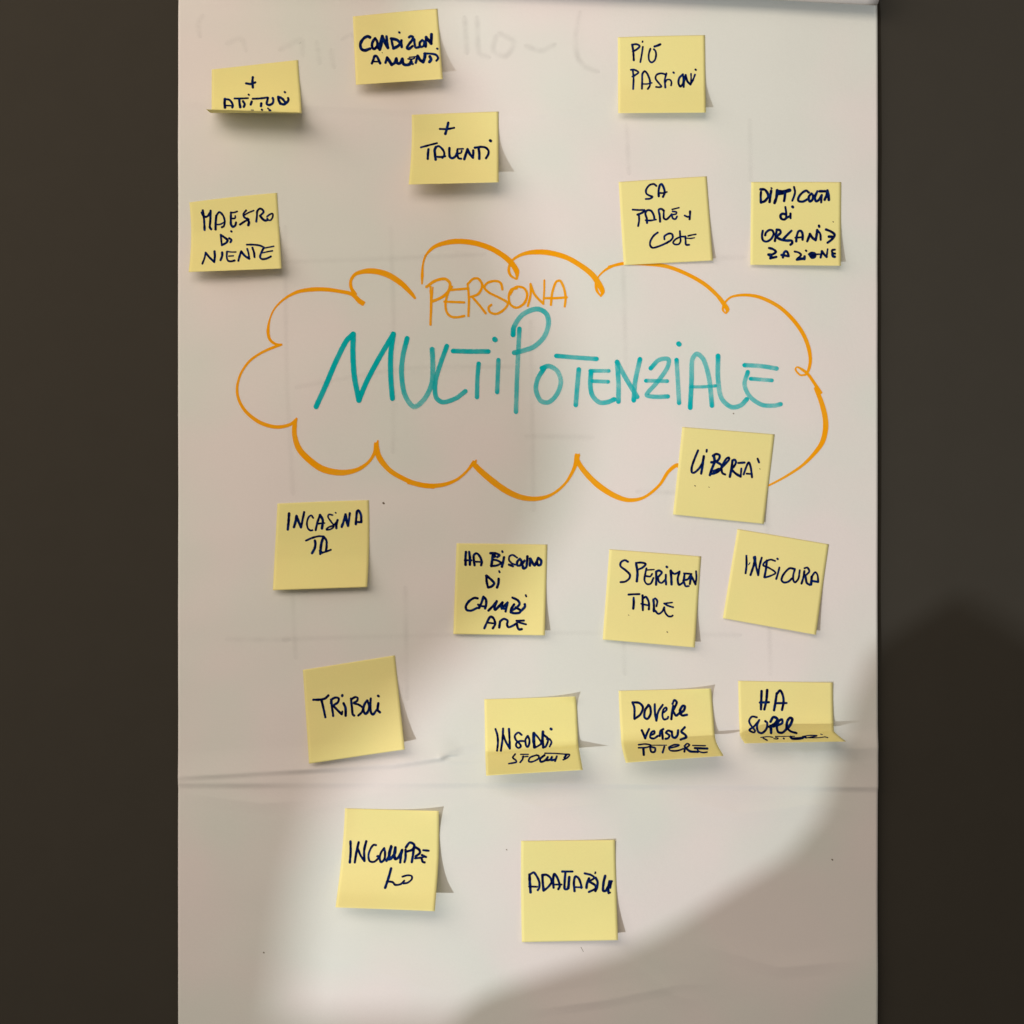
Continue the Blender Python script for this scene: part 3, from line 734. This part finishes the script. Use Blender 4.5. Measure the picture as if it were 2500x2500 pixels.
note('yellow sticky note reading INSODDISFATTO, its shaded bottom third bent outward',
     [(0, 1182.5, 1706.5, 1404.6, 1700, .1, .2), (.2, 1183, 1731, 1407.5, 1722, .2, .3), (.4, 1184, 1780, 1409.5, 1766, .5, .8), (.55, 1184.6, 1820, 1411, 1803, 1.6, 2.0),
      (.60, 1184.8, 1833, 1411.6, 1815, 3.4, 4.2), (.66, 1185, 1843, 1413, 1825, 8, 8.6), (1, 1187, 1892, 1422.4, 1878, 31, 31)],
     [("INSODDI", "320,703 350,800 358,920 345,1042; w32: 440,697 430,860 405,1042; 440,790 482,900 545,1008; 545,1008 540,850 532,702; w28: 730,795 680,758 625,805 638,870 700,935 718,975 680,1000 645,970 650,920 700,892 765,892; 825,812 790,870 800,960 825,985 848,940 852,870 827,812; w44: 922,770 920,880 932,985; w26: 925,762 1000,850 1035,930 945,995; w38: 1065,745 1058,870 1070,990; w30: 1072,792 1145,860 1110,975 1072,992; w26: 1125,860 1170,860 1198,910 1170,978; w34: 1192,702"),
      ("SFATTO", "w24: 630,1095 592,1150 640,1192 648,1222 530,1245; w18: 715,1100 835,1100; w24: 755,1130 742,1180 708,1225; w18: 740,1140 830,1132; w24: 960,1112 862,1150 842,1210 900,1215 990,1170 1000,1125 962,1112; 1090,1112 1022,1170 1030,1215 1090,1200 1140,1150; 1140,1142 1112,1190 1180,1182 1205,1142; 1205,1142 1195,1190 1250,1180; w28: 1282,1130 1255,1205; w18: 1095,1082 1250,1085 1400,1095; w22: 1400,1097 1482,1102 1450,1150 1382,1185; 1435,1105 1402,1150")],
     1160, 1670, Z6, 30, tr=6.5)
note('yellow sticky note reading DOVERE versus POTERE, its lower flap curling outward',
     [(0, 1510, 1685.7, 1735.3, 1680.5, .1, .2), (.2, 1511, 1716, 1738, 1707, .2, .3), (.4, 1513, 1758, 1741, 1750, .6, 1), (.53, 1515, 1788, 1743, 1780, 2, 3),
      (.6, 1515.8, 1806, 1745, 1799, 5, 6), (.68, 1517, 1818, 1748, 1811, 10, 11), (1, 1527, 1860.4, 1765.6, 1844, 35, 35)],
     [("DOVERE", "345,412 375,500 375,668; 345,412 450,422 508,490 470,600 378,672; w34: 600,455 545,530 532,640 580,672 630,590 622,480 595,455; 695,442 697,560 720,698; w30: 720,698 750,560 820,452; w28: 835,570 880,530 872,492 830,525 815,620 840,680 895,665 905,640; w34: 985,470 968,560 955,675; w32: 975,435 1002,378 1040,412 1012,485 982,542; 985,555 1030,620 1080,580; w36: 1085,590 1150,540 1168,475 1135,465 1092,540 1122,615 1198,608"),
      ("versus", "w34: 492,852 522,920 545,975; 545,975 572,900 605,832; w30: 625,932 688,900 685,862 642,885 622,960 680,980 742,940; w32: 782,865 772,940; 790,855 828,832; 810,870 820,985; w32: 880,872 905,855 955,872; 870,890 925,935 900,978 865,985; w34: 962,872 972,950 1010,970 1050,930 1062,852; w34: 1165,805 1112,872 1170,920 1188,960 1102,998"),
      ("POTERE", "w22: 440,1078 550,1066 638,1090 560,1120 440,1125; w34: 515,1135 522,1235; w28: 622,1125 640,1188 690,1188 700,1132 642,1112; w14: 640,1085 880,1085; w28: 845,1110 818,1198; w24: 930,1132 1055,1100 1080,1082 1000,1080 918,1120 940,1168 1050,1172 1140,1142; w28: 1160,1188 1170,1112; w24: 1160,1100 1202,1062 1240,1082 1185,1130; 1185,1132 1250,1182 1370,1190; w18: 1290,1090 1490,1095; 1325,1132 1520,1140; w20: 1350,1130 1385,1180 1450,1202 1515,1195")],
     1490, 1650, Z6, 32, tr=5.0)
note('yellow sticky note reading HA SUPER POTERI, its bottom edge sticking straight out',
     [(0, 1801.7, 1661.7, 2031.6, 1665.6, .1, .2), (.25, 1802.5, 1705, 2032.2, 1707, .2, .3), (.45, 1803.4, 1748, 2033, 1748, .5, 1), (.56, 1804.4, 1773, 2033.6, 1770, 2, 3),
      (.62, 1804.8, 1788, 2034.5, 1783, 5, 6), (.70, 1806.5, 1796, 2040, 1790, 11, 12), (1, 1817, 1813.5, 2063.4, 1808.5, 27, 27)],
     [("HA", "505,302 500,440 495,585; 592,285 580,440 548,585; w34: 480,480 618,475; 742,335 722,470 700,600; w34: 752,335 795,288 838,370 848,470 825,595; w32: 722,490 895,487"),
      ("SUPER", "w28: 430,712 355,702 310,765 332,830 400,920 385,950 312,912 390,850 468,755; w32: 468,755 432,850 452,940 512,958 580,890 592,800 562,772; w38: 650,870 653,955; w38: 645,780 690,708 752,742 702,820 625,860; w60: 690,840 740,830; w34: 755,840 828,800 825,745 782,765 745,850 762,940 830,952 890,900; w38: 895,895 905,780 950,718 985,742 960,820 925,870; w30: 905,885 960,932 1050,960"),
      ("POTERI", "w14: 490,1028 600,1016 680,1024; w20: 530,1040 590,1072; w14: 695,1045 740,1055 768,1040 722,1030; w22: 852,1045; w12: 720,1012 1020,1010; 960,1020 985,1045 1080,1045 1150,1035; w16: 1150,1012 1270,996 1375,1002 1200,1036 1152,1016; w26: 1190,1022; w12: 1200,1036 1400,1032 1500,1018; w12: 1430,975 1455,984; w14: 1495,1018 1540,1030")],
     1780, 1640, Z6, 36, tr=1.0)
Z5 = 6.0375
note('yellow sticky note reading INCOMPRESO, below the long crease, casting a pointed dark shadow',
     [(0, 843, 1972.4, 1071.6, 1979, .1, .3), (.22, 840.5, 2022, 1072.2, 2032, .2, .4), (.42, 835.6, 2080, 1071.8, 2082, 1.2, 2.2), (.62, 830.5, 2130, 1069, 2130, 5, 7),
      (.8, 825, 2173, 1065.5, 2176, 11, 13.5), (1, 819.9, 2213.4, 1061.7, 2223.3, 20, 23)],
     [("INCOMPRE", "340,622 342,780 330,930; 460,635 427,780 403,930; w30: 447,725 490,830 545,908; w32: 545,908 542,750 572,620; w28: 715,675 680,672 640,720 605,820 622,910 690,920 755,865; w28: 735,840 745,835; w30: 835,722 792,780 770,860 790,925 840,880 848,780 835,722; w34: 870,905 912,820 938,690; w38: 940,700 910,800 922,880 990,800 1000,710; w36: 1000,710 985,800 1000,880 1050,850 1100,748; 1100,748 1080,850 1072,930; w42: 905,880 930,860;"
       "w32: 1150,745 1150,860 1135,925; w32: 1155,708 1212,638 1278,672 1252,740 1172,768; 1278,672 1262,800 1242,925; w34: 1290,705 1348,740 1360,790 1300,840; w28: 1290,870 1382,860; w28: 1410,750 1490,758; w30: 1392,822 1450,850; w30: 1385,865 1402,920 1430,930; w20: 1372,860 1450,847"),
      ("SO", "w34: 938,1018 902,1150 850,1305; w28: 900,1212 960,1222 1000,1262 1080,1250 1130,1202; w26: 1105,1140 1180,1120 1240,1132 1240,1180 1180,1230 1120,1240")],
     800, 1950, Z5, 32, tr=5.8)
note('yellow sticky note reading ADATTABILE, lowest on the chart, just above the large dark shadow',
     curl((1272.3, 2051.5), (1500.9, 2049), (1508.3, 2293.3), (1274, 2298.3), 3, 8.7, start=.4, ml=-1),
     [("ADATTABILE", "w36: 318,685 322,800 333,945; w30: 342,672 380,652 430,720 462,800 460,880 440,912; w26: 312,860 430,865; w34: 507,692 512,800 525,918; w30: 510,690 572,690 630,740 640,800 590,870 528,920; w32: 672,878 665,780 680,675 730,740 762,850 742,898; w24: 670,832 790,832; w30: 800,640 950,640; w32: 845,662 835,780 835,895 880,892 902,722; 902,722 890,885; w30: 980,928 970,800 992,712 1040,740 1075,830 1080,880; w24: 980,870 1090,872;"
       "w28: 1130,667 1220,690 1270,732 1202,780; w34: 1192,742 1162,820 1155,878; w30: 1202,792 1280,840 1288,890 1192,940; 1290,732 1318,790 1310,870 1287,925; w22: 1287,650 1283,665; w34: 1430,705 1407,800 1400,920 1440,922 1490,830; w26: 1490,780 1530,783; w34: 1492,795 1472,900 1482,955; w26: 1482,955 1502,950; w30: 1518,800 1502,875")],
     1240, 2020, Z5, 34, tr=1.5)

# ------------------------------------------------------------------ added out-of-frame light blocker, shaped to shade the left and the lower right
m_fab, nt, out = new_mat("grey_blocker_fabric")
bs = N(nt, "ShaderNodeBsdfPrincipled"); bs.inputs["Roughness"].default_value = 0.9
tc = N(nt, "ShaderNodeTexCoord"); no = N(nt, "ShaderNodeTexNoise"); no.inputs["Scale"].default_value = 400
nt.links.new(tc.outputs["Object"], no.inputs["Vector"])
rp = N(nt, "ShaderNodeValToRGB"); rp.color_ramp.elements[0].color = (0.05, 0.05, 0.055, 1); rp.color_ramp.elements[1].color = (0.11, 0.11, 0.115, 1)
nt.links.new(no.outputs["Fac"], rp.inputs[0]); nt.links.new(rp.outputs[0], bs.inputs["Base Color"]); nt.links.new(bs.outputs[0], out.inputs[0])

def lampray(px, py, t):
    """point on the line from the lamp to the sheet at photo position px, py"""
    w = Vector(((px - 1250) * S, 0, ZC + (1250 - py) * S))
    return lp + (w - lp) * t

blocker = bpy.data.objects.new("light_blocker", None)
blocker.location = (-1.0, -1.4, 0)
C.objects.link(blocker)
bpy.context.view_layer.update()
blocker["label"] = "grey upholstered light blocker added out of frame between the lamp and the flip chart"
blocker["category"] = "blocker"

def slab(name, outline, y, thick):
    """rounded slab from an x,z outline"""
    import bmesh
    bm = bmesh.new()
    fr = [bm.verts.new((x, y - thick / 2, z)) for x, z in outline]
    bk = [bm.verts.new((x, y + thick / 2, z)) for x, z in outline]
    n = len(outline)
    bm.faces.new(fr); bm.faces.new(bk[::-1])
    for i in range(n):
        bm.faces.new((fr[i], bk[i], bk[(i + 1) % n], fr[(i + 1) % n]))
    bmesh.ops.recalc_face_normals(bm, faces=bm.faces)
    me = bpy.data.meshes.new(name); bm.to_mesh(me); bm.free()
    me.materials.append(m_fab)
    o = bpy.data.objects.new(name, me); C.objects.link(o)
    o.parent = blocker; o.matrix_parent_inverse = blocker.matrix_world.inverted()
    return o

tb = 0.22  # outline follows the shade wanted on the left of the sheet
left_shadow_px = [(-900, -900), (-300, -1150), (400, -900), (730, -480), (880, -60), (1030, 320), (1160, 660), (1262, 930), (1300, 1130), (1275, 1320), (1150, 1550),
           (930, 1760), (740, 1960), (670, 2200), (630, 2500), (600, 2900), (200, 3150), (-500, 3100), (-1000, 2700), (-1200, 900)]
bl_ = [lampray(a, b, tb) for a, b in left_shadow_px]
slab("blocker_left", [(v.x, v.z) for v in bl_], lp.y * (1 - tb), 0.02)
ta = 0.392  # outline follows the shadow wanted at the lower right
lower_right_shadow_px = [(1010, 2680), (1050, 2580), (1110, 2490), (1180, 2430), (1300, 2392), (1490, 2335), (1646, 2262), (1824, 2150), (1957, 2070), (2040, 1970), (2080, 1840), (2112, 1700), (2170, 1560), (2300, 1480), (2500, 1600), (2600, 2000), (2560, 2640), (1500, 2900), (1080, 2860)]
al = [lampray(a, b, ta) for a, b in lower_right_shadow_px]
slab("blocker_lower_right", [(v.x, v.z) for v in al], lp.y * (1 - ta), 0.012)
slab("blocker_seat", [(-1.34, 0.40), (-0.74, 0.40), (-0.73, 0.43), (-0.75, 0.46), (-1.33, 0.46), (-1.35, 0.43)], -1.27, 0.44)
for lx, ly in ((-1.31, -1.46), (-0.78, -1.46), (-1.31, -1.08), (-0.78, -1.08)):
    slab("blocker_leg", [(lx - .018, 0), (lx + .018, 0), (lx + .022, .41), (lx - .022, .41)], ly, 0.04)
